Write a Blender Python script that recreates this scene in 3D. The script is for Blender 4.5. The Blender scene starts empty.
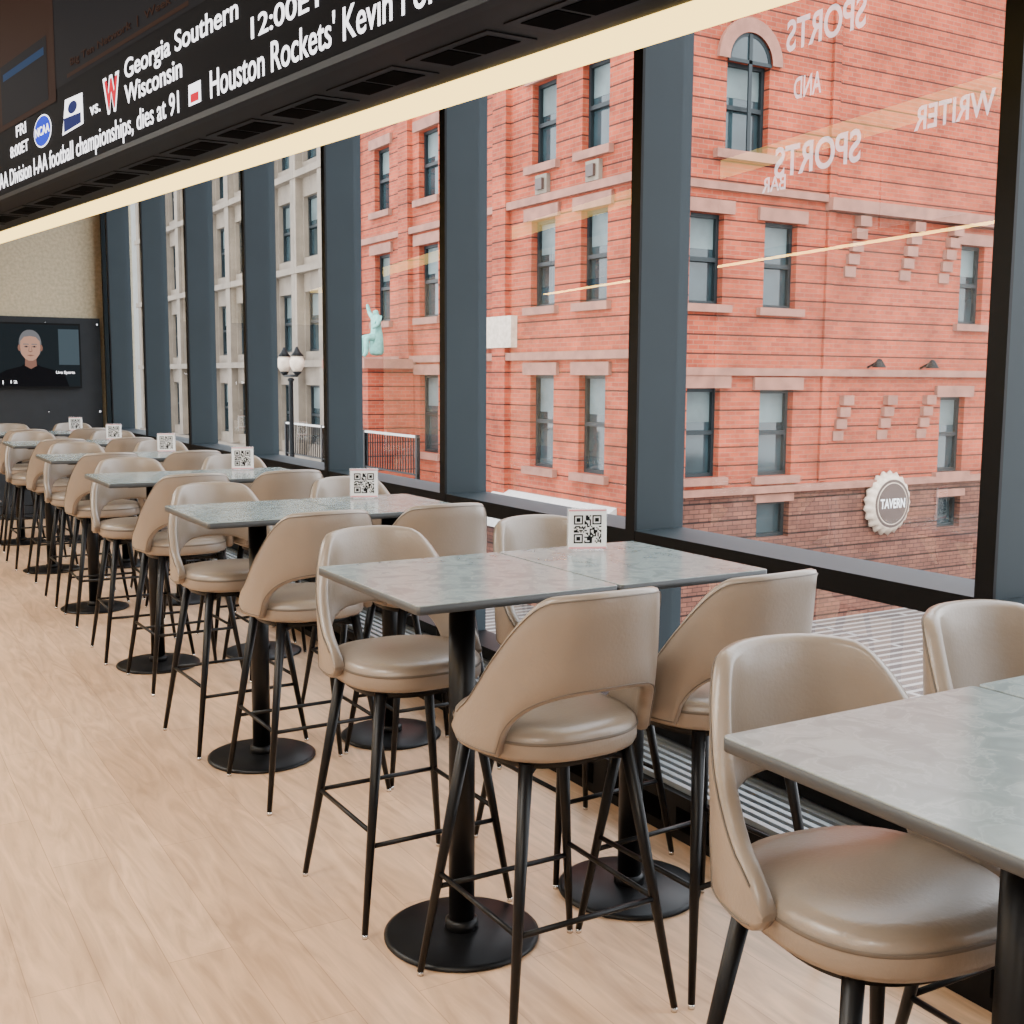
import bpy, bmesh, math, random
from mathutils import Vector, Matrix, Euler
random.seed(4)
SC=bpy.context.scene
COL=SC.collection
# ---------------------------------------------------------------- materials
def newmat(name):
    m=bpy.data.materials.new(name);m.use_nodes=True
    nt=m.node_tree;b=nt.nodes.get('Principled BSDF')
    return m,nt,b
def P(name,col,rough=.5,metal=0.0,noise=0.0,nscale=8,bump=0.0,bscale=80,spec=.5,emit=None,es=0.0):
    m,nt,b=newmat(name)
    b.inputs['Roughness'].default_value=rough;b.inputs['Metallic'].default_value=metal
    b.inputs['Specular IOR Level'].default_value=spec
    tc=nt.nodes.new('ShaderNodeTexCoord')
    n=nt.nodes.new('ShaderNodeTexNoise');n.inputs['Scale'].default_value=nscale;n.inputs['Detail'].default_value=4
    nt.links.new(tc.outputs['Object'],n.inputs['Vector'])
    r=nt.nodes.new('ShaderNodeValToRGB')
    r.color_ramp.elements[0].position=.3;r.color_ramp.elements[1].position=.7
    r.color_ramp.elements[0].color=[c*(1-noise) for c in col]+[1]
    r.color_ramp.elements[1].color=[min(1,c*(1+noise)) for c in col]+[1]
    nt.links.new(n.outputs['Fac'],r.inputs['Fac']);nt.links.new(r.outputs['Color'],b.inputs['Base Color'])
    if bump:
        n2=nt.nodes.new('ShaderNodeTexNoise');n2.inputs['Scale'].default_value=bscale
        nt.links.new(tc.outputs['Object'],n2.inputs['Vector'])
        bp=nt.nodes.new('ShaderNodeBump');bp.inputs['Strength'].default_value=bump;bp.inputs['Distance'].default_value=.005
        nt.links.new(n2.outputs['Fac'],bp.inputs['Height']);nt.links.new(bp.outputs['Normal'],b.inputs['Normal'])
    if emit:
        b.inputs['Emission Color'].default_value=list(emit)+[1];b.inputs['Emission Strength'].default_value=es
    return m
def E(name,col,s):
    m,nt,b=newmat(name)
    b.inputs['Base Color'].default_value=(0.003,.003,.003,1);b.inputs['Roughness'].default_value=.7
    b.inputs['Specular IOR Level'].default_value=.03
    b.inputs['Emission Color'].default_value=list(col)+[1];b.inputs['Emission Strength'].default_value=s
    return m
M_leather=P('taupe_leather',(.215,.172,.134),.32,noise=.05,bump=.12,bscale=120,spec=.6)
M_piping=P('taupe_piping',(.10,.08,.062),.5)
M_black=P('black_metal',(.003,.003,.0035),.38,noise=.2,nscale=20,spec=.22)
M_chrome=P('glide_metal',(.7,.7,.7),.2,metal=1)
M_fin=P('slate_aluminium',(.015,.024,.030),.55,noise=.06,nscale=3,spec=.22)
M_dark=P('dark_trim',(.003,.003,.0035),.5,noise=.1,spec=.15)
M_soffit=P('soffit_metal',(.006,.0055,.005),.5,noise=.1,spec=.12)
M_void=P('vent_void',(.001,.001,.001),.9,spec=.03)
M_beige=P('beige_wallcovering',(.48,.41,.28),.85,noise=.16,nscale=30,bump=.3,bscale=60)
M_wall=P('grey_plaster',(.45,.44,.42),.8,noise=.04)
M_ceil=P('dark_ceiling',(.12,.12,.12),.9,noise=.05)
M_panel=P('slate_panel',(.014,.017,.021),.55,noise=.1,spec=.3)
M_strip=E('cove_light_lens',(1,.68,.20),4.2)
M_pend=E('linear_light_lens',(1,.58,.14),36.0)
M_screen=E('led_black',(.0025,.0018,.0025),1.0)
M_txt=E('led_white',(1,.97,1),3.0)
M_red=E('led_red',(.85,.01,.04),1.4)
M_blue=E('led_blue',(.02,.05,.8),1.3)
M_navy=E('led_navy',(.02,.03,.16),1.0)
M_brown=E('led_brown',(.07,.025,.012),.5)
M_vid=E('led_video_blue',(.02,.07,.18),.6)
M_grey=E('led_grey',(.010,.009,.011),1.0)
M_stone=P('brownstone',(.24,.10,.066),.8,noise=.22,nscale=2.5)
M_lime=P('limestone',(.17,.135,.10),.8,noise=.2,nscale=1.5)
M_pale=P('pale_panel',(.30,.30,.28),.8,noise=.08,nscale=1)
M_frame=P('black_window_frame',(.007,.012,.014),.5,spec=.3)
M_bglass=P('building_glass',(.02,.035,.04),.06,noise=.5,nscale=.8,spec=.55)
M_blind=P('pale_blind',(.09,.12,.12),.5,noise=.4,nscale=1)
M_white=P('white_card',(.85,.85,.85),.5)
M_awn=P('awning_canvas',(.50,.48,.45),.8,noise=.1)
M_pink=P('card_border',(.7,.30,.33),.5)
M_copper=P('verdigris',(.16,.42,.36),.7,noise=.25)
M_cream=P('cream_enamel',(.50,.40,.31),.5,noise=.2)
M_umber=P('umber_enamel',(.055,.03,.022),.5,noise=.1)
def brick(name,c1,c2,mort,axis):
    m,nt,b=newmat(name);b.inputs['Roughness'].default_value=.85;b.inputs['Specular IOR Level'].default_value=.25
    tc=nt.nodes.new('ShaderNodeTexCoord');sp=nt.nodes.new('ShaderNodeSeparateXYZ');cb=nt.nodes.new('ShaderNodeCombineXYZ')
    nt.links.new(tc.outputs['Object'],sp.inputs[0])
    ad=nt.nodes.new('ShaderNodeMath');ad.operation='ADD'
    nt.links.new(sp.outputs['X'],ad.inputs[0]);nt.links.new(sp.outputs['Y'],ad.inputs[1])
    nt.links.new(ad.outputs[0],cb.inputs['X']);nt.links.new(sp.outputs['Z'],cb.inputs['Y'])
    bt=nt.nodes.new('ShaderNodeTexBrick');bt.inputs['Scale'].default_value=1
    bt.inputs['Brick Width'].default_value=.30;bt.inputs['Row Height'].default_value=.11;bt.inputs['Mortar Size'].default_value=.010
    bt.inputs['Bias'].default_value=-.1
    bt.inputs['Color1'].default_value=list(c1)+[1];bt.inputs['Color2'].default_value=list(c2)+[1];bt.inputs['Mortar'].default_value=list(mort)+[1]
    nt.links.new(cb.outputs[0],bt.inputs['Vector'])
    n=nt.nodes.new('ShaderNodeTexNoise');n.inputs['Scale'].default_value=.8;n.inputs['Detail'].default_value=8;n.inputs['Roughness'].default_value=.7
    nt.links.new(tc.outputs['Object'],n.inputs['Vector'])
    mr=nt.nodes.new('ShaderNodeMapRange');mr.inputs['From Min'].default_value=.3;mr.inputs['From Max'].default_value=.7;mr.inputs['To Min'].default_value=.60;mr.inputs['To Max'].default_value=1.3
    nt.links.new(n.outputs['Fac'],mr.inputs['Value'])
    w=nt.nodes.new('ShaderNodeMath');w.operation='FRACT'
    d=nt.nodes.new('ShaderNodeMath');d.operation='DIVIDE';d.inputs[1].default_value=.44
    nt.links.new(sp.outputs['Z'],d.inputs[0]);nt.links.new(d.outputs[0],w.inputs[0])
    lt=nt.nodes.new('ShaderNodeMath');lt.operation='GREATER_THAN';lt.inputs[1].default_value=.09
    nt.links.new(w.outputs[0],lt.inputs[0])
    mm=nt.nodes.new('ShaderNodeMapRange');mm.inputs['To Min'].default_value=.18;mm.inputs['To Max'].default_value=1
    nt.links.new(lt.outputs[0],mm.inputs['Value'])
    mu=nt.nodes.new('ShaderNodeMath');mu.operation='MULTIPLY';nt.links.new(mr.outputs[0],mu.inputs[0]);nt.links.new(mm.outputs[0],mu.inputs[1])
    vm=nt.nodes.new('ShaderNodeVectorMath');vm.operation='SCALE';nt.links.new(bt.outputs['Color'],vm.inputs[0]);nt.links.new(mu.outputs[0],vm.inputs['Scale'])
    nt.links.new(vm.outputs[0],b.inputs['Base Color'])
    return m
M_brick=brick('red_brick',(.36,.062,.024),(.25,.040,.018),(.26,.10,.06),0)
M_rough=brick('rusticated_brownstone',(.16,.062,.04),(.095,.036,.025),(.04,.018,.013),0)
# floor
def floor_mat():
    m,nt,b=newmat('light_oak_planks')
    tc=nt.nodes.new('ShaderNodeTexCoord');mp=nt.nodes.new('ShaderNodeMapping')
    mp.inputs['Rotation'].default_value=(0,0,math.radians(90))
    nt.links.new(tc.outputs['Object'],mp.inputs['Vector'])
    bt=nt.nodes.new('ShaderNodeTexBrick');bt.inputs['Scale'].default_value=1
    bt.inputs['Brick Width'].default_value=1.3;bt.inputs['Row Height'].default_value=.18;bt.inputs['Mortar Size'].default_value=.0012
    bt.offset=.37
    bt.inputs['Color1'].default_value=(.62,.405,.255,1);bt.inputs['Color2'].default_value=(.54,.345,.21,1);bt.inputs['Mortar'].default_value=(.36,.22,.13,1)
    nt.links.new(mp.outputs[0],bt.inputs['Vector'])
    m2=nt.nodes.new('ShaderNodeMapping');m2.inputs['Scale'].default_value=(8,1.1,1)
    nt.links.new(tc.outputs['Object'],m2.inputs['Vector'])
    n=nt.nodes.new('ShaderNodeTexNoise');n.inputs['Scale'].default_value=1.6;n.inputs['Detail'].default_value=9;n.inputs['Distortion'].default_value=2.0
    nt.links.new(m2.outputs[0],n.inputs['Vector'])
    mr=nt.nodes.new('ShaderNodeMapRange');mr.inputs['From Min'].default_value=.3;mr.inputs['From Max'].default_value=.7;mr.inputs['To Min'].default_value=.72;mr.inputs['To Max'].default_value=1.16
    nt.links.new(n.outputs['Fac'],mr.inputs['Value'])
    vm=nt.nodes.new('ShaderNodeVectorMath');vm.operation='SCALE';nt.links.new(bt.outputs['Color'],vm.inputs[0]);nt.links.new(mr.outputs[0],vm.inputs['Scale'])
    nt.links.new(vm.outputs[0],b.inputs['Base Color']);b.inputs['Roughness'].default_value=.36
    return m
M_floor=floor_mat()
def marble():
    m,nt,b=newmat('grey_marble_laminate')
    g=nt.nodes.new('ShaderNodeNewGeometry')
    n=nt.nodes.new('ShaderNodeTexNoise');n.inputs['Scale'].default_value=14;n.inputs['Detail'].default_value=9;n.inputs['Distortion'].default_value=1.0
    nt.links.new(g.outputs['Position'],n.inputs['Vector'])
    r=nt.nodes.new('ShaderNodeValToRGB');e=r.color_ramp.elements
    e[0].position=.36;e[0].color=(.165,.205,.21,1);e[1].position=.66;e[1].color=(.25,.30,.30,1)
    k=e.new(.51);k.color=(.255,.305,.305,1);k=e.new(.48);k.color=(.195,.24,.245,1);k=e.new(.54);k.color=(.205,.25,.255,1)
    nt.links.new(n.outputs['Fac'],r.inputs['Fac']);nt.links.new(r.outputs['Color'],b.inputs['Base Color'])
    b.inputs['Roughness'].default_value=.2
    return m
M_marble=marble()
M_edge=P('table_edge_band',(.03,.034,.038),.5)
def glass_mat(name,tint):
    m,nt,b=newmat(name);nt.nodes.remove(b)
    out=nt.nodes['Material Output'];t=nt.nodes.new('ShaderNodeBsdfTransparent');t.inputs[0].default_value=list(tint)+[1]
    gl=nt.nodes.new('ShaderNodeBsdfGlossy');gl.inputs['Roughness'].default_value=0.0
    lw=nt.nodes.new('ShaderNodeLayerWeight');lw.inputs['Blend'].default_value=.5
    pw=nt.nodes.new('ShaderNodeMath');pw.operation='POWER';pw.inputs[1].default_value=5
    nt.links.new(lw.outputs['Facing'],pw.inputs[0])
    mr=nt.nodes.new('ShaderNodeMapRange');mr.inputs['To Min'].default_value=.10;mr.inputs['To Max'].default_value=.9
    nt.links.new(pw.outputs[0],mr.inputs['Value'])
    mx=nt.nodes.new('ShaderNodeMixShader');nt.links.new(mr.outputs[0],mx.inputs[0]);nt.links.new(t.outputs[0],mx.inputs[1]);nt.links.new(gl.outputs[0],mx.inputs[2])
    nt.links.new(mx.outputs[0],out.inputs[0]);return m
M_glass=glass_mat('window_glass',(.97,.985,.98))
def reflection_mat():  # pale translucent tint that paints the lettering reflected in the panes
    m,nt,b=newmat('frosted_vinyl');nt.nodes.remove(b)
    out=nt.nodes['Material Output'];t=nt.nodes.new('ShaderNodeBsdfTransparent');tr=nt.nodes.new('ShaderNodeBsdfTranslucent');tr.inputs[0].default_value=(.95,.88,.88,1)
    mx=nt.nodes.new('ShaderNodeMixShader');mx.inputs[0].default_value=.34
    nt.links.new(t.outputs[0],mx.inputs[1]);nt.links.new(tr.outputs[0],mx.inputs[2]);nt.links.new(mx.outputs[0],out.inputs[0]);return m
M_reflection=reflection_mat()
def film(name,col,a):
    m,nt,b=newmat(name);b.inputs['Base Color'].default_value=list(col)+[1];b.inputs['Alpha'].default_value=a;b.inputs['Roughness'].default_value=.5;return m
M_acryl=film('clear_acrylic',(.9,.92,.95),.25)
# ---------------------------------------------------------------- mesh helpers
def link(o,parent=None):
    COL.objects.link(o)
    if parent: o.parent=parent
    return o
class B:
    def __init__(s,mats): s.bm=bmesh.new();s.mats=mats
    def mi(s,m):
        if m not in s.mats: s.mats.append(m)
        return s.mats.index(m)
    def face(s,pts,m,smooth=False):
        f=s.bm.faces.new([s.bm.verts.new(p) for p in pts]);f.material_index=s.mi(m);f.smooth=smooth;return f
    def box(s,x0,x1,y0,y1,z0,z1,m,top=None,M=None):
        v=[Vector((x,y,z)) for x in (x0,x1) for y in (y0,y1) for z in (z0,z1)]
        if M: v=[M@p for p in v]
        v=[s.bm.verts.new(p) for p in v]
        for i,q in enumerate([(0,1,3,2),(4,6,7,5),(0,4,5,1),(2,3,7,6),(0,2,6,4),(1,5,7,3)]):
            f=s.bm.faces.new([v[k] for k in q]);f.material_index=s.mi(top if (top and i==5) else m)
    def loops(s,L,m,closed=False,cap=True,smooth=True):
        V=[[s.bm.verts.new(p) for p in l] for l in L];k=s.mi(m);n=len(L[0])
        rng=range(len(V)) if closed else range(len(V)-1)
        for i in rng:
            a,b=V[i],V[(i+1)%len(V)]
            for j in range(n):
                f=s.bm.faces.new((a[j],a[(j+1)%n],b[(j+1)%n],b[j]));f.material_index=k;f.smooth=smooth
        if cap and not closed:
            f=s.bm.faces.new(V[0][::-1]);f.material_index=k
            f=s.bm.faces.new(V[-1]);f.material_index=k
    def tube(s,a,b,ra,rb,m,n=12):
        a=Vector(a);b=Vector(b);d=(b-a).normalized();q=d.to_track_quat('Z','Y')
        L=[[c+q@Vector((r*math.cos(t*2*math.pi/n),r*math.sin(t*2*math.pi/n),0)) for t in range(n)] for c,r in ((a,ra),(b,rb))]
        s.loops(L,m)
    def lathe(s,prof,m,c=(0,0,0),n=32):
        L=[[Vector((c[0]+r*math.cos(t*2*math.pi/n),c[1]+r*math.sin(t*2*math.pi/n),c[2]+z)) for t in range(n)] for r,z in prof]
        s.loops(L,m)
    def mesh(s,name):
        bmesh.ops.recalc_face_normals(s.bm,faces=s.bm.faces[:])
        me=bpy.data.meshes.new(name);s.bm.to_mesh(me);s.bm.free()
        for m in s.mats: me.materials.append(m)
        return me
    def obj(s,name,parent=None): return link(bpy.data.objects.new(name,s.mesh(name)),parent)
# ---------------------------------------------------------------- bar stool (faces +Y)
def stool_mesh():
    b=B([M_leather])
    def ring(rx,ry,z,n=48,e=2.6,cy=0.0):
        o=[]
        for i in range(n):
            t=2*math.pi*i/n;c,s_=math.cos(t),math.sin(t)
            o.append(Vector((rx*math.copysign(abs(c)**(2/e),c),cy+ry*math.copysign(abs(s_)**(2/e),s_),z)))
        return o
    R=.220
    prof=[(.90,.704),(.97,.709),(1.0,.722),(1.0,.750),(.985,.768),(.94,.780),(.80,.787),(.5,.791),(.2,.792)]
    b.loops([ring(R*k,R*k*1.02,z,cy=.015) for k,z in prof],M_leather)
    b.loops([ring(R*1.004,R*1.024,.752,cy=.015),ring(R*1.013,R*1.033,.756,cy=.015),ring(R*1.004,R*1.024,.760,cy=.015)],M_piping,cap=False)
    b.loops([ring(R*.82,R*.82,.682,cy=.015),ring(R*.82,R*.82,.704,cy=.015)],M_black)
    TM=math.radians(100);N=64;L=[]
    def sm(x): x=max(0,min(1,x));return x*x*(3-2*x)
    def pt(th,z,off):
        rx=.236+off;ry=.232+off
        c,s_=math.cos(th),math.sin(th);e=2.35
        x=rx*math.copysign(abs(s_)**(2/e),s_);y=-ry*math.copysign(abs(c)**(2/e),c)
        lean=(z-.74)*.15*max(0,math.cos(th*.8))
        x*=1-max(0,(z-.95))*.38
        return Vector((x,y-lean,z))
    def bounds(th):
        a=abs(th)/TM
        zt=1.138-.333*sm((a-.36)/.70)-.012*(a/.4)**2*(a<.4)-.012*(a>=.4)
        ao=abs(th)/math.radians(62)
        zb=.722+(.166*math.sqrt(max(0,1-ao**2.4)) if ao<1 else 0)
        if a>.90:
            k=(a-.90)/.10; mid=(zt+zb)/2; hh=(zt-zb)/2*math.sqrt(max(.02,1-k*k)); zt=mid+hh;zb=mid-hh
        return zt,zb
    t=.018
    for i in range(N+1):
        th=-TM+2*TM*i/N;zt,zb=bounds(th)
        H=zt-zb;rr=min(.014,H*.3)
        zs=[(zb+rr,-t),(zb+rr*.25,-t*.75),(zb,0),(zb+rr*.25,t*.75),(zb+rr,t)]
        for q in (.25,.5,.75): zs.append((zb+H*q,t*1.0))
        zs+=[(zt-rr,t),(zt-rr*.25,t*.75),(zt,0),(zt-rr*.25,-t*.75),(zt-rr,-t)]
        for q in (.75,.5,.25): zs.append((zb+H*q,-t*1.0))
        L.append([pt(th,z,o) for z,o in zs])
    b.loops(L,M_leather)
    for which in (0,1):
        S=[]
        for i in range(2,N-1):
            th=-TM+2*TM*i/N;zt,zb=bounds(th)
            z=zt-.013 if which==0 else zb+.013
            S.append([pt(th,z-.0022,t-.001),pt(th,z,t+.0025),pt(th,z+.0022,t-.001)])
        b.loops(S,M_piping,cap=False)
    for sx in (-1,1):
        for sy in (-1,1):
            top=Vector((sx*.150,.01+sy*.150,.700));bot=Vector((sx*.245,.005+sy*.245,.012))
            b.tube(bot,top,.0095,.0185,M_black)
            b.tube((bot.x,bot.y,0),(bot.x,bot.y,.014),.009,.009,M_chrome)
    def lp(sx,sy,z):
        k=(z-.012)/(.688);return Vector((sx*(.245-.095*k),.005+sy*(.245-.095*k),z))
    for (a,c,z) in (((-1,1),(1,1),.26),((-1,-1),(1,-1),.30),((-1,-1),(-1,1),.30),((1,-1),(1,1),.30)):
        b.tube(lp(*a,z),lp(*c,z),.0075,.0075,M_black)
    for a,c in (((-1,-1),(1,1)),((-1,1),(1,-1))):
        b.tube(lp(*a,.675),lp(*c,.675),.011,.011,M_black)
    return b.mesh('bar_stool')
ST=stool_mesh()
def stool(x,y,rot):
    o=bpy.data.objects.new('bar_stool',ST);o.location=(x,y,0);o.rotation_euler=(0,0,math.radians(rot));return link(o)
# ---------------------------------------------------------------- bar table
def table_mesh(w,px):
    b=B([M_marble]);d=.338
    def rr(k,z,r=.012):
        o=[]
        for cx,cy,a0 in ((w-r,d-r,0),(-w+r,d-r,90),(-w+r,-d+r,180),(w-r,-d+r,270)):
            for i in range(5):
                a=math.radians(a0+i*22.5);o.append(Vector((cx+(r-k)*math.cos(a),cy+(r-k)*math.sin(a),z)))
        return o
    b.loops([rr(.002,1.0455),rr(0,1.0475),rr(0,1.0675)],M_edge)
    b.loops([rr(0,1.0675),rr(.0015,1.07)],M_marble)
    b.box(px-.17,px+.17,-.17,.17,1.028,1.046,M_black)
    b.lathe([(.038,.02),(.038,1.03)],M_black,(px,0,0))
    b.lathe([(.05,.02),(.048,.05),(.038,.055)],M_black,(px,0,0))
    b.lathe([(.222,0),(.228,.004),(.228,.010),(.215,.016),(.08,.024),(.02,.026)],M_black,(px,0,0),n=56)
    return b.mesh('bar_table')
TB=table_mesh(.303,0);TB2=table_mesh(.268,.030)
def table(x,y,m=TB):
    o=bpy.data.objects.new('bar_table',m);o.location=(x,y,0);return link(o)
# ---------------------------------------------------------------- QR sign
def qr_mesh():
    b=B([M_white]);w,h=.062,.135
    b.box(-w,w,-.003,.003,.006,h,M_white)
    b.box(-w-.004,w+.004,.0032,.0052,.003,h+.004,M_acryl)
    b.box(-.05,.05,-.03,.03,0,.005,M_acryl)
    b.box(-w,w,-.0042,-.0031,h-.006,h,M_pink);b.box(-w,w,-.0042,-.0031,.006,.012,M_pink)
    N=21;s=.092/N;x0=-.046;z0=.024
    rnd=random.Random(7)
    def fin(i,j):
        for ci,cj in ((0,0),(0,14),(14,14)):
            a,c=i-ci,j-cj
            if -1<=a<=7 and -1<=c<=7:
                if 0<=a<=6 and 0<=c<=6: return (a in(0,6) or c in (0,6)) or (2<=a<=4 and 2<=c<=4)
                return False
        return None
    for i in range(N):
        for j in range(N):
            f=fin(i,j);on=f if f is not None else rnd.random()<.5
            if on: b.face([(x0+i*s,-.0045,z0+j*s),(x0+i*s+s,-.0045,z0+j*s),(x0+i*s+s,-.0045,z0+j*s+s),(x0+i*s,-.0045,z0+j*s+s)],M_dark)
    return b.mesh('qr_code_sign')
QR=qr_mesh()
for k in range(7):
    yc=.996+1.826*k
    dx=-.03 if k==0 else 0
    table(1.508+dx,yc);table(2.087+dx,yc,TB2)
    j=lambda a:random.uniform(-a,a)
    stool(1.545+j(.02)*(k!=1),yc-.40+j(.02)*(k!=1),j(3)*(k>1)); stool(2.07+j(.02)*(k>1),yc-.40+j(.02)*(k>1),j(3)+1)
    stool((1.50 if k==0 else 1.495)+j(.02)*(k>1),yc+(.320 if k==0 else .365)+j(.02)*(k>1),180+j(3)*(k>1)-(9 if k==0 else 0)); stool((2.15 if k==0 else 2.14)+j(.02),yc+.37+j(.02),180+j(4))
    if k:
        q=bpy.data.objects.new('qr_code_sign',QR);q.location=(2.09,yc+.225,1.0705);q.rotation_euler=(0,0,math.radians(-22));link(q)
# ---------------------------------------------------------------- room shell
X0,X1,Y0,Y1,ZC=-6.0,3.0,-3.5,14.0,4.3
b=B([M_floor]);b.box(X0-.2,X1,Y0-.2,Y1+.2,-.3,0,M_floor);b.obj('floor')
b=B([M_ceil]);b.box(X0-.2,X1+.1,Y0-.2,Y1+.2,ZC,ZC+.25,M_ceil);b.obj('ceiling')
b=B([M_beige]);b.box(X0-.2,X1+.1,Y1,Y1+.2,0,ZC,M_beige);b.obj('wall_far')
b=B([M_wall]);b.box(X0-.2,X0,Y0,Y1,0,ZC,M_wall);b.obj('wall_left')
b=B([M_wall]);b.box(X0-.2,X1+.1,Y0-.2,Y0,0,ZC,M_wall);b.obj('wall_back')
M0,MP=2.0716,1.663
ks=[k for k in range(-4,8) if M0+k*MP<Y1]
b=B([M_fin])
for k in ks:
    y=M0+k*MP
    if y<Y0: continue
    b.box(2.762,3.0,y-.057,y,.22,ZC,M_fin)
    b.box(2.75,2.762,y-.059,y+.002,.22,ZC,M_dark)
b.box(2.75,3.0,Y1-.06,Y1,.22,ZC,M_fin)
b.obj('trim_mullions')
b=B([M_dark]);b.box(2.752,3.0,Y0,Y1,.945,1.018,M_dark,top=M_fin);b.obj('trim_transom')
b=B([M_dark]);b.box(2.80,3.0,Y0,Y1,.20,.26,M_dark);b.obj('trim_lower_rail')
edges=[Y0]+[M0+k*MP for k in ks if M0+k*MP>Y0]+[Y1]
for i in range(len(edges)-1):
    b=B([M_glass]);y0,y1=edges[i],edges[i+1]
    for z0,z1 in ((.26,.945),(1.018,ZC)):
        b.face([(2.95,y0,z0),(2.95,y1,z0),(2.95,y1,z1),(2.95,y0,z1)],M_glass)
    b.obj('window_%d'%(i+1))
b=B([M_dark])
b.box(2.50,3.0,Y0,Y1,0,.165,M_dark)
M_slat=P('grille_aluminium',(.28,.31,.33),.4,metal=.3)
for i in range(9):
    x=2.53+i*.045
    b.box(x,x+.022,Y0,Y1,.165,.185,M_slat)
for i in range(40):
    y=Y0+.2+i*.43
    if y<Y1: b.box(2.497,2.503,y,y+.34,.04,.12,M_void)
b.obj('radiator_cover')
b=B([M_panel]);b.box(.4,2.70,Y1-.05,Y1,0,2.28,M_panel)
for x in (.42,1.0,1.55,2.1,2.66):
    for z in (.2,1.2,2.2): b.box(x,x+.02,Y1-.055,Y1-.05,z,z+.02,M_chrome)
b.obj('tv_wall_panel')
tv=bpy.data.objects.new('wall_television',None);link(tv);tv.location=(1.83,Y1-.09,1.845)
b=B([M_dark]);b.box(-.64,.64,-.03,.04,-.365,.365,M_dark);b.obj('tv_body',tv)
M_tvbg=E('tv_backdrop',(.012,.018,.022),1.0);M_tvb2=E('tv_backdrop_light',(.07,.10,.12),1.0)
M_skin=E('tv_skin',(.62,.34,.24),1.0);M_skin2=E('tv_skin_shade',(.30,.15,.11),1.0);M_hair=E('tv_hair',(.20,.20,.21),1.0);M_shirt=E('tv_shirt',(.003,.003,.005),1.0)
b=B([M_tvbg]);b.box(-.62,.62,-.034,-.030,-.345,.345,M_tvbg);b.box(-.62,-.25,-.0345,-.034,-.2,.345,M_tvb2);b.box(.40,.62,-.0345,-.034,-.1,.3,M_tvb2);b.obj('tv_picture',tv)
def poly(b,pts,y,m,cx=0,cz=0): b.face([(cx+p[0],y,cz+p[1]) for p in pts],m)
def ell(rx,rz,n=36,e=2.0): return [(rx*math.copysign(abs(math.cos(t))**(2/e),math.cos(t)),rz*math.copysign(abs(math.sin(t))**(2/e),math.sin(t))) for t in [2*math.pi*i/n for i in range(n)]]
b=B([M_skin]);hx,hz=.10,.09
poly(b,[(-.40,-.345),(-.36,-.22),(-.26,-.165),(-.10,-.12),(-.06,-.09),(.06,-.09),(.10,-.12),(.26,-.165),(.36,-.22),(.40,-.345)],-.036,M_shirt,hx)
poly(b,[(-.062,-.115),(-.055,.0),(.055,.0),(.062,-.115),(0,-.15)],-.037,M_skin2,hx)
poly(b,[(.118*c,s*.165) for c,s in ell(1,1,36,2.2)],-.038,M_hair,hx,hz+.03)
for sx in (-1,1): poly(b,ell(.018,.036),-.0385,M_skin2,hx+sx*.112,hz-.005)
poly(b,[(-.10,.07),(-.105,.0),(-.095,-.07),(-.06,-.125),(-.02,-.148),(.02,-.148),(.06,-.125),(.095,-.07),(.105,0),(.10,.07),(.06,.115),(0,.125),(-.06,.115)],-.039,M_skin,hx,hz)
for sx in (-1,1):
    poly(b,ell(.024,.010),-.040,M_skin2,hx+sx*.042,hz+.008)
    poly(b,ell(.017,.006),-.0405,M_hair,hx+sx*.042,hz+.008)
    poly(b,ell(.008,.008),-.041,M_shirt,hx+sx*.042,hz+.008)
    poly(b,[(-.03,0),(.03,0),(.028,.009),(-.028,.011)],-.041,M_hair,hx+sx*.043,hz+.030)
poly(b,[(-.010,.02),(.010,.02),(.022,-.045),(0,-.055),(-.022,-.045)],-.040,M_skin2,hx,hz)
poly(b,[(-.007,.03),(.007,.03),(.014,-.042),(-.014,-.042)],-.0405,M_skin,hx,hz)
poly(b,[(-.042,-.088),(0,-.080),(.042,-.088),(0,-.100)],-.041,M_skin2,hx,hz)
b.obj('presenter_portrait',tv)
# ---------------------------------------------------------------- text helper
def text(body,name,parent,loc,rot,cap,length,mat,bold=.012,mirror=False,align='LEFT',ext=.001):
    c=bpy.data.curves.new(name,'FONT');c.body=body;c.size=cap/.69;c.offset=bold*cap;c.extrude=ext;c.materials.append(mat)
    c.align_x=align
    o=bpy.data.objects.new(name,c);link(o,parent);o.location=loc;o.rotation_euler=rot
    bpy.context.view_layer.update()
    w=o.dimensions.x
    if length and w>0: o.scale.x=length/w
    if mirror: o.scale.x*=-1
    return o
text('Live Sports','tv_caption',tv,(.36,-.042,-.20),(math.radians(90),0,0),.03,.20,M_txt)
text('TRN 24  |  12','tv_ticker',tv,(-.55,-.042,-.31),(math.radians(90),0,0),.03,.5,M_txt)
# ---------------------------------------------------------------- LED board (plan-skewed from window wall)
SK=-.148;ZB=2.68
led=bpy.data.objects.new('led_ticker_board',None);link(led)
Ya,Yb=-1.2,13.8
def sx(c,y): return c+SK*y
def prism(b,c0,c1,z0,z1,m,ya=Ya,yb=Yb):
    V=[(sx(c0,ya),ya),(sx(c1,ya),ya),(sx(c1,yb),yb),(sx(c0,yb),yb)]
    lo=[b.bm.verts.new((x,y,z0)) for x,y in V];hi=[b.bm.verts.new((x,y,z1)) for x,y in V];k=b.mi(m)
    for i in range(4):
        f=b.bm.faces.new((lo[i],lo[(i+1)%4],hi[(i+1)%4],hi[i]));f.material_index=k
    f=b.bm.faces.new(lo[::-1]);f.material_index=k;f=b.bm.faces.new(hi);f.material_index=k
b=B([M_soffit]);prism(b,2.10,2.72,ZB+.02,ZC,M_soffit);b.obj('board_housing',led)
b=B([M_soffit]);prism(b,2.072,2.52,ZB,ZB+.02,M_soffit)
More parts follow.
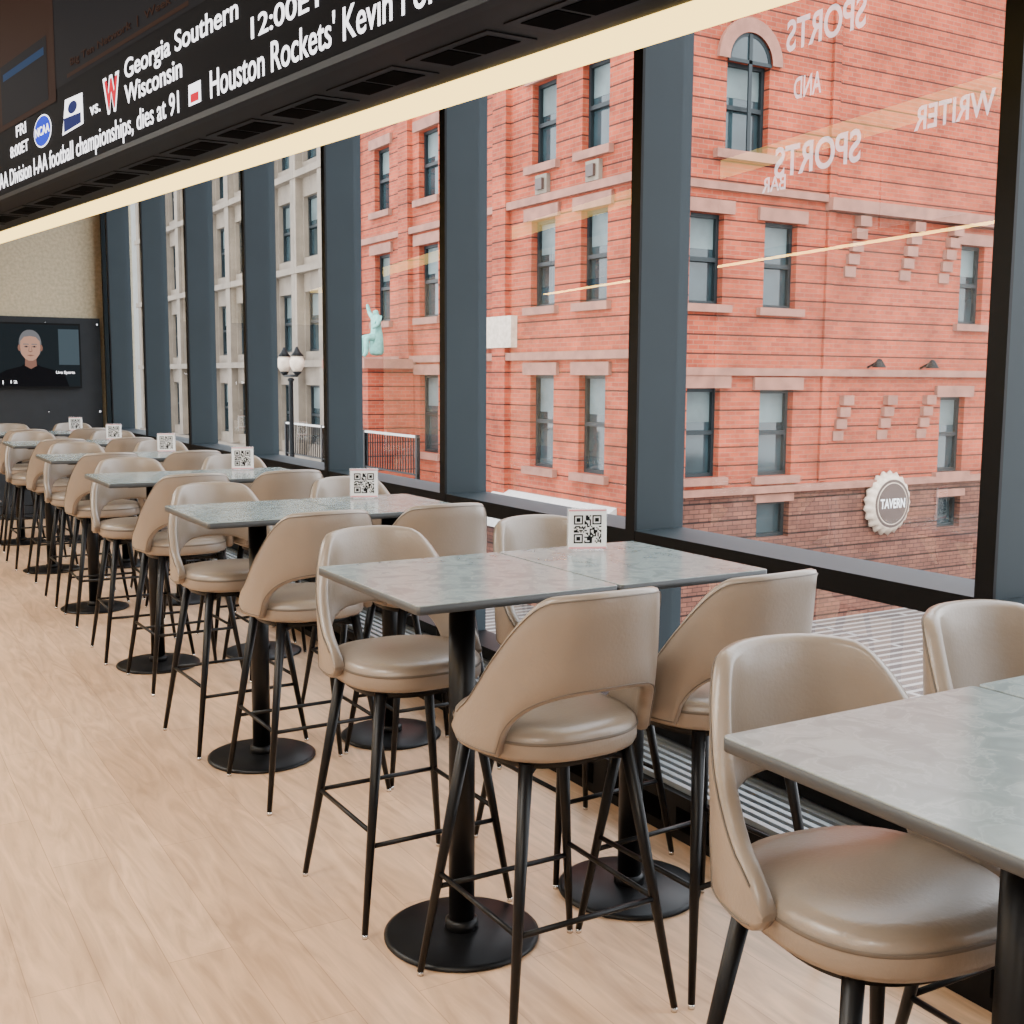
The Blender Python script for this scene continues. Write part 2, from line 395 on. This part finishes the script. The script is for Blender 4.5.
prism(b,2.055,2.10,ZB-.012,ZB+.012,M_dark)
y=Ya+.2
while y<Yb-.5:
    prism(b,2.24,2.42,ZB-.004,ZB+.001,M_dark,y,y+.44)
    prism(b,2.27,2.39,ZB-.006,ZB-.003,M_void,y+.04,y+.22)
    prism(b,2.27,2.39,ZB-.006,ZB-.003,M_void,y+.24,y+.40)
    y+=.52
b.obj('soffit_vents',led)
b=B([M_strip]);prism(b,2.52,2.73,ZB-.006,ZB+.02,M_strip);b.obj('cove_light_strip',led)
b=B([M_screen]);prism(b,2.072,2.10,ZB+.012,ZC,M_screen);b.obj('screen_face',led)
rotS=(math.radians(90),0,math.atan2(-1,-SK))
def spt(y,z,off=.004):
    return (sx(2.072,y)-off,y-off*.148,z)
def quad(b,ya,yb,z0,z1,m,off=.002):
    b.face([spt(ya,z0,off),spt(yb,z0,off),spt(yb,z1,off),spt(ya,z1,off)],m)
b=B([M_grey])
quad(b,8.5,-1.0,3.12,4.2,M_grey)
quad(b,13.5,6.62,3.06,3.9,M_brown,.003);quad(b,13.0,7.75,3.2,3.9,M_vid,.004);quad(b,6.62,6.58,3.06,4.2,M_brown,.004)
quad(b,7.55,6.70,3.09,3.42,M_grey,.0045);quad(b,7.5,6.75,3.33,3.37,M_vid,.005)
quad(b,6.4,4.9,3.14,3.16,M_brown,.004)
b.obj('video_panels',led)
def st(s,nm,ya,yb,z,cap,m=M_txt,bold=.012,off=.005): return text(s,nm,led,spt(ya,z,off),rotS,cap,abs(ya-yb)*1.011,m,bold)
st('NCAA Division I-AA football championships, dies at 91','ticker_text_1',7.85,5.03,2.735,.090,bold=.004)
st("Houston Rockets' Kevin Porter Jr. charged with assault",'ticker_text_2',4.72,1.7,2.735,.106,bold=.008)
st('Georgia Southern','team_text_1',5.62,4.46,2.985,.082)
st('Wisconsin','team_text_2',5.62,4.98,2.872,.084)
st('12:00ET','time_text_1',4.38,3.84,2.885,.076)
st('at Penn State','team_text_3',3.45,2.4,2.885,.076)
st('Big Ten Network  |  Week 3','video_caption',6.35,5.0,3.19,.035,M_brown)
st('vs.','versus_text',6.08,5.94,2.90,.06)
st('FRI','day_text',7.30,7.12,2.985,.06);st('8:00ET','time_text_2',7.42,7.08,2.885,.06)
st('ane','team_text_4',8.2,7.75,2.90,.075)
def disc(b,yc,zc,ry,rz,m,off,n=32,e=2):
    b.face([spt(yc-p[0]*ry,zc+p[1]*rz,off) for p in ell(1,1,n,e)],m)
b=B([M_blue]);disc(b,6.82,2.945,.15,.085,M_txt,.005);disc(b,6.82,2.945,.14,.078,M_blue,.006)
b.face([spt(6.50,2.87,.005),spt(6.18,2.88,.005),spt(6.18,3.03,.005),spt(6.44,3.04,.005)],M_txt)
b.face([spt(6.47,2.88,.006),spt(6.21,2.89,.006),spt(6.21,2.94,.006),spt(6.47,2.95,.006)],M_navy)
disc(b,6.33,2.985,.07,.03,M_navy,.006)
quad(b,4.92,4.80,2.74,2.825,M_txt,.005);quad(b,4.90,4.82,2.75,2.785,M_red,.006)
b.obj('team_logos',led)
text('NCAA','ncaa_text',led,spt(6.94,2.925,.008),rotS,.045,.24,M_txt)
st('W','team_logo_back',5.88,5.67,2.88,.145,M_txt,.10,.004);st('W','team_logo_front',5.86,5.69,2.89,.125,M_red,.06,.007)
# second, parallel light line on the room side (mirrors in the glass)
pl=bpy.data.objects.new('linear_pendant_light',None);link(pl)
b=B([M_dark]);prism(b,-.70,-.60,2.785,2.87,M_dark,-1,13.6)
for yy in (0,3.4,6.8,10.2,13.4): prism(b,-.655,-.645,2.87,ZC,M_dark,yy,yy+.012)
b.obj('light_housing',pl)
b=B([M_pend]);prism(b,-.69,-.61,2.775,2.786,M_pend,-.98,13.58);b.obj('light_lens',pl)
# ---------------------------------------------------------------- reflected lettering, painted onto the glass as translucent mirrored text
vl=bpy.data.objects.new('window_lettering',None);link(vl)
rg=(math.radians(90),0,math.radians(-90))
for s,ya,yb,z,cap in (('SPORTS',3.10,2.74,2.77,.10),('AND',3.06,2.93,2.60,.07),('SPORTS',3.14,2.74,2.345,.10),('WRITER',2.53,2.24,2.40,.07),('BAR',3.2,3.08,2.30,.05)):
    text(s,'letters',vl,(2.944,yb,z),rg,cap,abs(ya-yb),M_reflection,.03,True,ext=0)
# ---------------------------------------------------------------- exterior
def facade(b,axis,c,u0,u1,z0,z1,wins,mat,depth=.28,sgn=-1,glass=M_bglass,frame=M_frame):
    def p(u,z,d=0): return (u,c+d,z) if axis=='x' else (c+d,u,z)
    us=sorted({u0,u1}|{w[0] for w in wins}|{w[1] for w in wins});zs=sorted({z0,z1}|{w[2] for w in wins}|{w[3] for w in wins})
    us=[u for u in us if u0<=u<=u1];zs=[z for z in zs if z0<=z<=z1]
    for i in range(len(us)-1):
        for j in range(len(zs)-1):
            cu=(us[i]+us[i+1])/2;cz=(zs[j]+zs[j+1])/2
            if any(w[0]<cu<w[1] and w[2]<cz<w[3] for w in wins): continue
            b.face([p(us[i],zs[j]),p(us[i+1],zs[j]),p(us[i+1],zs[j+1]),p(us[i],zs[j+1])],mat)
    def bx(ua,ub,za,zb,da,db,m):
        if axis=='x': b.box(ua,ub,c+da,c+db,za,zb,m)
        else: b.box(c+da,c+db,ua,ub,za,zb,m)
    for w in wins:
        a,e,f,g=w[:4]
        for q in ([p(a,f),p(a,g),p(a,g,depth),p(a,f,depth)],[p(e,f),p(e,g),p(e,g,depth),p(e,f,depth)],[p(a,f),p(e,f),p(e,f,depth),p(a,f,depth)],[p(a,g),p(e,g),p(e,g,depth),p(a,g,depth)]): b.face(q,mat)
        b.face([p(a,f,depth),p(e,f,depth),p(e,g,depth),p(a,g,depth)],glass)
        t=.09
        bx(a,a+t,f,g,depth-.1,depth-.01,frame);bx(e-t,e,f,g,depth-.1,depth-.01,frame)
        bx(a+t,e-t,f,f+t,depth-.1,depth-.01,frame);bx(a+t,e-t,g-t,g,depth-.1,depth-.01,frame)
        if g-f>1.3:
            bx(a+t,e-t,(f+g)/2-.05,(f+g)/2+.05,depth-.12,depth-.01,frame)
            bx(a+t,e-t,(f+g)/2+.25,g-t,depth-.008,depth-.003,M_blind)
    return bx
b=B([M_brick])
w=[(16.98,17.98,3.35,5.42),(19.25,20.30,3.33,5.36),(26.3,27.25,3.15,5.25),(17.0,18.0,-.68,1.42),(19.25,20.34,-.72,1.38),(25.75,26.75,-.85,1.19),
   (19.26,20.33,-2.25,-1.36),(25.85,26.78,-2.39,-1.53),(17.95,19.25,6.86,8.88),(30.5,31.5,3.2,5.3),(30.5,31.5,-.8,1.3),(33.5,34.5,3.2,5.3),(33.5,34.5,-.8,1.3)]
up=[x for x in w if x[2]>-1];lo=[x for x in w if x[2]<=-1]
bx=facade(b,'x',20.8,16,38,-1,13,up,M_brick)
bx2=facade(b,'x',20.8,16,38,-4.5,-1,lo,M_rough)
for x in up:
    if x[2]==6.86: continue
    bx(x[0]-.25,x[1]+.25,x[3],x[3]+.30,-.10,.02,M_stone);bx(x[0]-.2,x[1]+.2,x[2]-.18,x[2],-.145,.02,M_stone)
for x in lo: bx(x[0]-.1,x[1]+.1,x[3],x[3]+.2,-.06,.02,M_stone)
bx(15.85,38,1.72,1.90,-.13,0,M_stone);bx(15.85,38,-1.12,-.95,-.16,0,M_stone);bx(15.85,38,12.6,13,-.5,0,M_stone)
bx(15.85,21.2,5.95,6.12,-.11,0,M_stone);bx(21.2,38,5.75,6.05,-.26,0,M_stone);bx(21.25,21.5,-.9,12.6,-.08,0,M_brick)
for xc in (22.1,24.1,25.6):
    for i in range(5):
        bx(xc-.20+i*.08,xc+.18+i*.08,5.75-(5-i)*.31,5.75-(5-i)*.31+.25,-.06-.04*i,0,M_stone)
for xc in (21.9,23.5,25.0):
    for i in range(4):
        bx(xc-.18+i*.07,xc+.18+i*.07,.1+i*.30,.1+i*.30+.24,-.05-.04*i,0,M_stone)
n=20;cx,cz,rr=18.6,8.88,.65
arc=lambda r,y:[(cx+r*math.cos(math.pi*i/n),y,cz+r*math.sin(math.pi*i/n)) for i in range(n+1)]
b.face(arc(rr,20.775),M_bglass)
for r0,r1,y,m in ((rr-.08,rr,20.76,M_frame),(rr,rr+.32,20.70,M_stone)):
    A,Bq=arc(r0,y),arc(r1,y)
    for i in range(n): b.face([A[i],A[i+1],Bq[i+1],Bq[i]],m)
    Bb=arc(r1,20.8)
    for i in range(n): b.face([Bq[i],Bq[i+1],Bb[i+1],Bb[i]],m)
bx(17.6,19.6,6.66,6.86,-.16,0,M_stone);bx(18.55,18.65,6.9,9.5,-.06,-.02,M_frame);bx(17.95,19.25,8.84,8.92,-.06,-.02,M_frame)
w=[]
for y0,y1 in ((22.65,23.78),(24.95,26.1),(29.2,30.2),(31.5,32.8),(35.0,36.2)):
    w+=[(y0,y1,7.08,9.15),(y0,y1,3.47,5.70)]
    w.append((y0,y1,-.72,1.71))
bx=facade(b,'y',16,20.8,38.3,-1.6,13,w,M_brick);
for x in w:
    bx(x[0]-.25,x[1]+.25,x[3],x[3]+.32,-.10,.02,M_stone);bx(x[0]-.2,x[1]+.2,x[2]-.2,x[2],-.15,.02,M_stone)
bx2=facade(b,'y',16,20.8,38.3,-4.5,-1.6,[(22.4,24.2,-4.3,-2.2),(25.5,27.5,-4.3,-2.2),(30,32,-4.3,-2.2)],M_rough)
for z in (2.1,6.1,10.2): bx(20.8,38.3,z,z+.2,-.14,0,M_stone)
bx(20.8,38.3,12.6,13,-.5,0,M_stone)
for y0 in (20.8,27.2,33.3,37.4): bx(y0,y0+.7,-1.6,12.6,-.165,0,M_brick)
for y0 in (22.9,25.2):
    bx(y0,y0+.55,6.32,6.8,-.12,0,M_lime);bx(y0+.12,y0+.43,6.42,6.70,-.2,0,M_umber)
b.box(16.05,38,21.15,38.3,12.6,12.9,M_stone)
b.box(15.8,16,26.8,28.6,2.45,3.3,M_cream)
# awning over the shopfront
for y0,y1 in ((22.1,27.8),):
    b.face([(14.9,y0,-2.05),(14.9,y1,-2.05),(16,y1,-1.45),(16,y0,-1.45)],M_awn)
    b.face([(14.9,y0,-2.3),(14.9,y1,-2.3),(14.9,y1,-2.05),(14.9,y0,-2.05)],M_awn)
    b.face([(14.9,y0,-2.05),(16,y0,-1.45),(16,y0,-2.05)],M_awn)
b.obj('brick_building')
# terrace railing along the street side
b=B([M_dark])
for i in range(60):
    y=27.6+i*.17;b.box(13.35,13.38,y,y+.025,-1.0,.02,M_dark)
b.box(13.33,13.41,27.5,37.9,.02,.08,M_awn);b.box(13.34,13.39,27.5,37.9,-1.0,-.95,M_dark)
for y in (27.5,31.0,34.4,37.8): b.box(13.32,13.42,y,y+.1,-4.5,.1,M_dark)
b.obj('terrace_railing')
b=B([M_lime]);w=[]
for i in range(10):
    for z in (-1,2.6,6.2,9.8,13.4,17): w.append((41.2+i*2.9,42.9+i*2.9,z,z+2.3))
bx=facade(b,'y',16,40,70,-4.5,21,w,M_lime)
for i in range(11): bx(40.1+i*2.9,40.7+i*2.9,-1.4,20.4,-.3,0,M_lime)
for z in (-1.7,2,5.6,9.2,12.8,16.4,20.2): bx(40,70,z,z+.25,-.35,0,M_lime)
b.face([(16,40,-4.5),(30,40,-4.5),(30,40,21),(16,40,21)],M_lime)
b.obj('limestone_building')
b=B([M_pale]);w=[]
for i in range(14):
    for z in (-1,2.4,5.8,9.2,12.6): w.append((72.5+i*2.8,74.6+i*2.8,z,z+1.9))
bx=facade(b,'y',15,71,112,-4.5,16,w,M_pale);b.face([(15,71,-4.5),(30,71,-4.5),(30,71,16),(15,71,16)],M_pale);b.obj('office_building')
def ground():
    m,nt,bb=newmat('street_paving')
    tc=nt.nodes.new('ShaderNodeTexCoord');bt=nt.nodes.new('ShaderNodeTexBrick');bt.inputs['Scale'].default_value=1
    bt.inputs['Brick Width'].default_value=6.0;bt.inputs['Row Height'].default_value=.34;bt.inputs['Mortar Size'].default_value=.06
    bt.inputs['Color1'].default_value=(.10,.075,.065,1);bt.inputs['Color2'].default_value=(.06,.046,.042,1);bt.inputs['Mortar'].default_value=(.27,.25,.235,1)
    nt.links.new(tc.outputs['Object'],bt.inputs['Vector']);nt.links.new(bt.outputs['Color'],bb.inputs['Base Color']);bb.inputs['Roughness'].default_value=.8
    return m
b=B([ground()]);b.face([(3.2,-30,-4.5),(60,-30,-4.5),(60,120,-4.5),(3.2,120,-4.5)],b.mats[0]);b.obj('street_ground')
cap=bpy.data.objects.new('bottle_cap_sign',None);link(cap);cap.location=(23.72,20.58,-1.58)
b=B([M_cream]);N=84
def crimp(r,y,amp): return [Vector(((r+amp*math.cos(21*2*math.pi*i/N))*math.cos(2*math.pi*i/N),y,(r+amp*math.cos(21*2*math.pi*i/N))*math.sin(2*math.pi*i/N))) for i in range(N)]
b.loops([crimp(.80,.16,.045),crimp(.82,.10,.045),crimp(.72,-.02,.02),crimp(.66,-.06,0),crimp(.64,-.07,0)],M_cream)
b.loops([crimp(.635,-.071,0),crimp(.63,-.075,0)],M_umber);b.loops([crimp(.56,-.076,0),crimp(.555,-.08,0)],M_cream);b.loops([crimp(.535,-.081,0),crimp(.53,-.085,0)],M_umber)
b.obj('cap_disc',cap)
text('TAVERN','cap_text',cap,(-.46,-.09,-.11),(math.radians(90),0,0),.24,.92,M_white,.03)
for i,x in enumerate((22.9,24.9)):
    b=B([M_dark]);b.tube((x,20.8,1.95),(x,20.45,2.1),.03,.03,M_dark)
    b.lathe([(.03,.12),(.06,.1),(.17,-.08),(.18,-.1),(.02,-.1)],M_dark,(x,20.42,2.05),16);b.obj('wall_sconce')
b=B([M_dark]);lx,ly=9.6,26.8
b.lathe([(.22,-4.5),(.2,-4.0),(.1,-3.7),(.07,-3.4),(.055,1.5),(.09,1.55),(.05,1.6)],M_dark,(lx,ly,0),16)
b.tube((lx,ly-.45,1.65),(lx,ly+.45,1.65),.03,.03,M_dark)
for dy in (-.45,.45):
    b.lathe([(.03,1.65),(.10,1.72),(.11,1.75)],M_dark,(lx,ly+dy,0),14)
    b.lathe([(.10,1.75),(.17,1.88),(.18,2.0),(.13,2.12),(.03,2.18)],M_cream,(lx,ly+dy,0),14)
    b.lathe([(.16,2.12),(.08,2.22),(.02,2.34)],M_dark,(lx,ly+dy,0),14)
b.obj('street_lamp')
b=B([M_stone]);b.box(14.4,15.98,33.2,36.4,-4.5,1.9,M_brick);b.box(14.2,15.98,33.0,36.6,1.9,2.2,M_stone);b.obj('stone_porch')
def skin(name,verts,edges,rad,mat):
    me=bpy.data.meshes.new(name);me.from_pydata(verts,edges,[]);o=bpy.data.objects.new(name,me);link(o)
    sm_=o.modifiers.new('s','SKIN')
    for i,r in enumerate(rad): me.skin_vertices[0].data[i].radius=(r,r)
    me.skin_vertices[0].data[0].use_root=True
    s2=o.modifiers.new('ss','SUBSURF');s2.levels=2;s2.render_levels=2
    me.materials.append(mat);return o
sv=[(0,0,.75),(0,0,1.0),(0,0,1.25),(0,0,1.38),(-.05,0,1.55),(0,-.2,1.28),(-.1,-.34,1.05),(-.3,-.3,.95),(0,.2,1.28),(-.05,.42,1.45),(-.1,.5,1.75),(-.1,-.13,.68),(-.42,-.16,.66),(-.42,-.16,.2),(-.52,-.16,.07),(-.1,.13,.68),(-.42,.18,.66),(-.4,.18,.2),(-.52,.18,.07),(0,0,.35),(0,0,.08)]
se=[(0,1),(1,2),(2,3),(3,4),(2,5),(5,6),(6,7),(2,8),(8,9),(9,10),(0,11),(11,12),(12,13),(13,14),(0,15),(15,16),(16,17),(17,18),(0,19),(19,20)]
sr=[.19,.16,.18,.07,.13,.09,.07,.05,.09,.07,.05,.13,.11,.08,.06,.13,.11,.08,.06,.24,.28]
s=skin('verdigris_statue',sv,se,sr,M_copper);s.location=(14.95,33.75,2.2)
# ---------------------------------------------------------------- lights
def fill_light(x,y,w=1.6,p=150):  # unseen fill lamps with housings, added to brighten the interior
    e=bpy.data.objects.new('ceiling_light',None);link(e);e.location=(x,y,ZC-.02)
    b=B([M_dark]);b.box(-w/2-.04,w/2+.04,-w/2-.04,w/2+.04,-.03,.02,M_dark);b.obj('light_housing',e)
    l=bpy.data.lights.new('lamp','AREA');l.shape='SQUARE';l.size=w;l.energy=p;l.color=(1,.95,.88)
    o=bpy.data.objects.new('lamp',l);link(o,e);o.location=(0,0,-.04)
for y in (-1.5,2.5,6.5,10.5):
    fill_light(-1.2,y,p=185);fill_light(-4.2,y,p=130)
sun=bpy.data.lights.new('sun','SUN');sun.energy=3.0;sun.angle=math.radians(20);sun.color=(1,.97,.92)
so=bpy.data.objects.new('sun',sun);link(so);so.rotation_euler=Vector((-.35,-.75,.9)).to_track_quat('Z','Y').to_euler()
W=bpy.data.worlds.new('World');SC.world=W;W.use_nodes=True;nt=W.node_tree
bg=nt.nodes['Background'];tc=nt.nodes.new('ShaderNodeTexCoord');sp=nt.nodes.new('ShaderNodeSeparateXYZ');r=nt.nodes.new('ShaderNodeValToRGB')
nt.links.new(tc.outputs['Generated'],sp.inputs[0]);nt.links.new(sp.outputs['Z'],r.inputs['Fac'])
r.color_ramp.elements[0].color=(.94,.96,1,1);r.color_ramp.elements[1].color=(.82,.89,1,1)
nt.links.new(r.outputs['Color'],bg.inputs['Color']);bg.inputs['Strength'].default_value=7.0
# ---------------------------------------------------------------- camera
yaw,pitch,roll,h=.5347,-.1168,.0062,1.6274
cy,sy=math.cos(yaw),math.sin(yaw);cp,sp_=math.cos(pitch),math.sin(pitch)
f=Vector((sy*cp,cy*cp,sp_));rt=Vector((cy,-sy,0));u=rt.cross(f)
rt,u=rt*math.cos(roll)+u*math.sin(roll),-rt*math.sin(roll)+u*math.cos(roll)
cam=bpy.data.cameras.new('camera');co=bpy.data.objects.new('camera',cam);link(co)
cam.lens=36*1142.2/1024;cam.sensor_width=36;cam.clip_end=500
Mx=Matrix((rt,u,-f)).transposed().to_4x4();Mx.translation=Vector((0,0,h));co.matrix_world=Mx
SC.camera=co
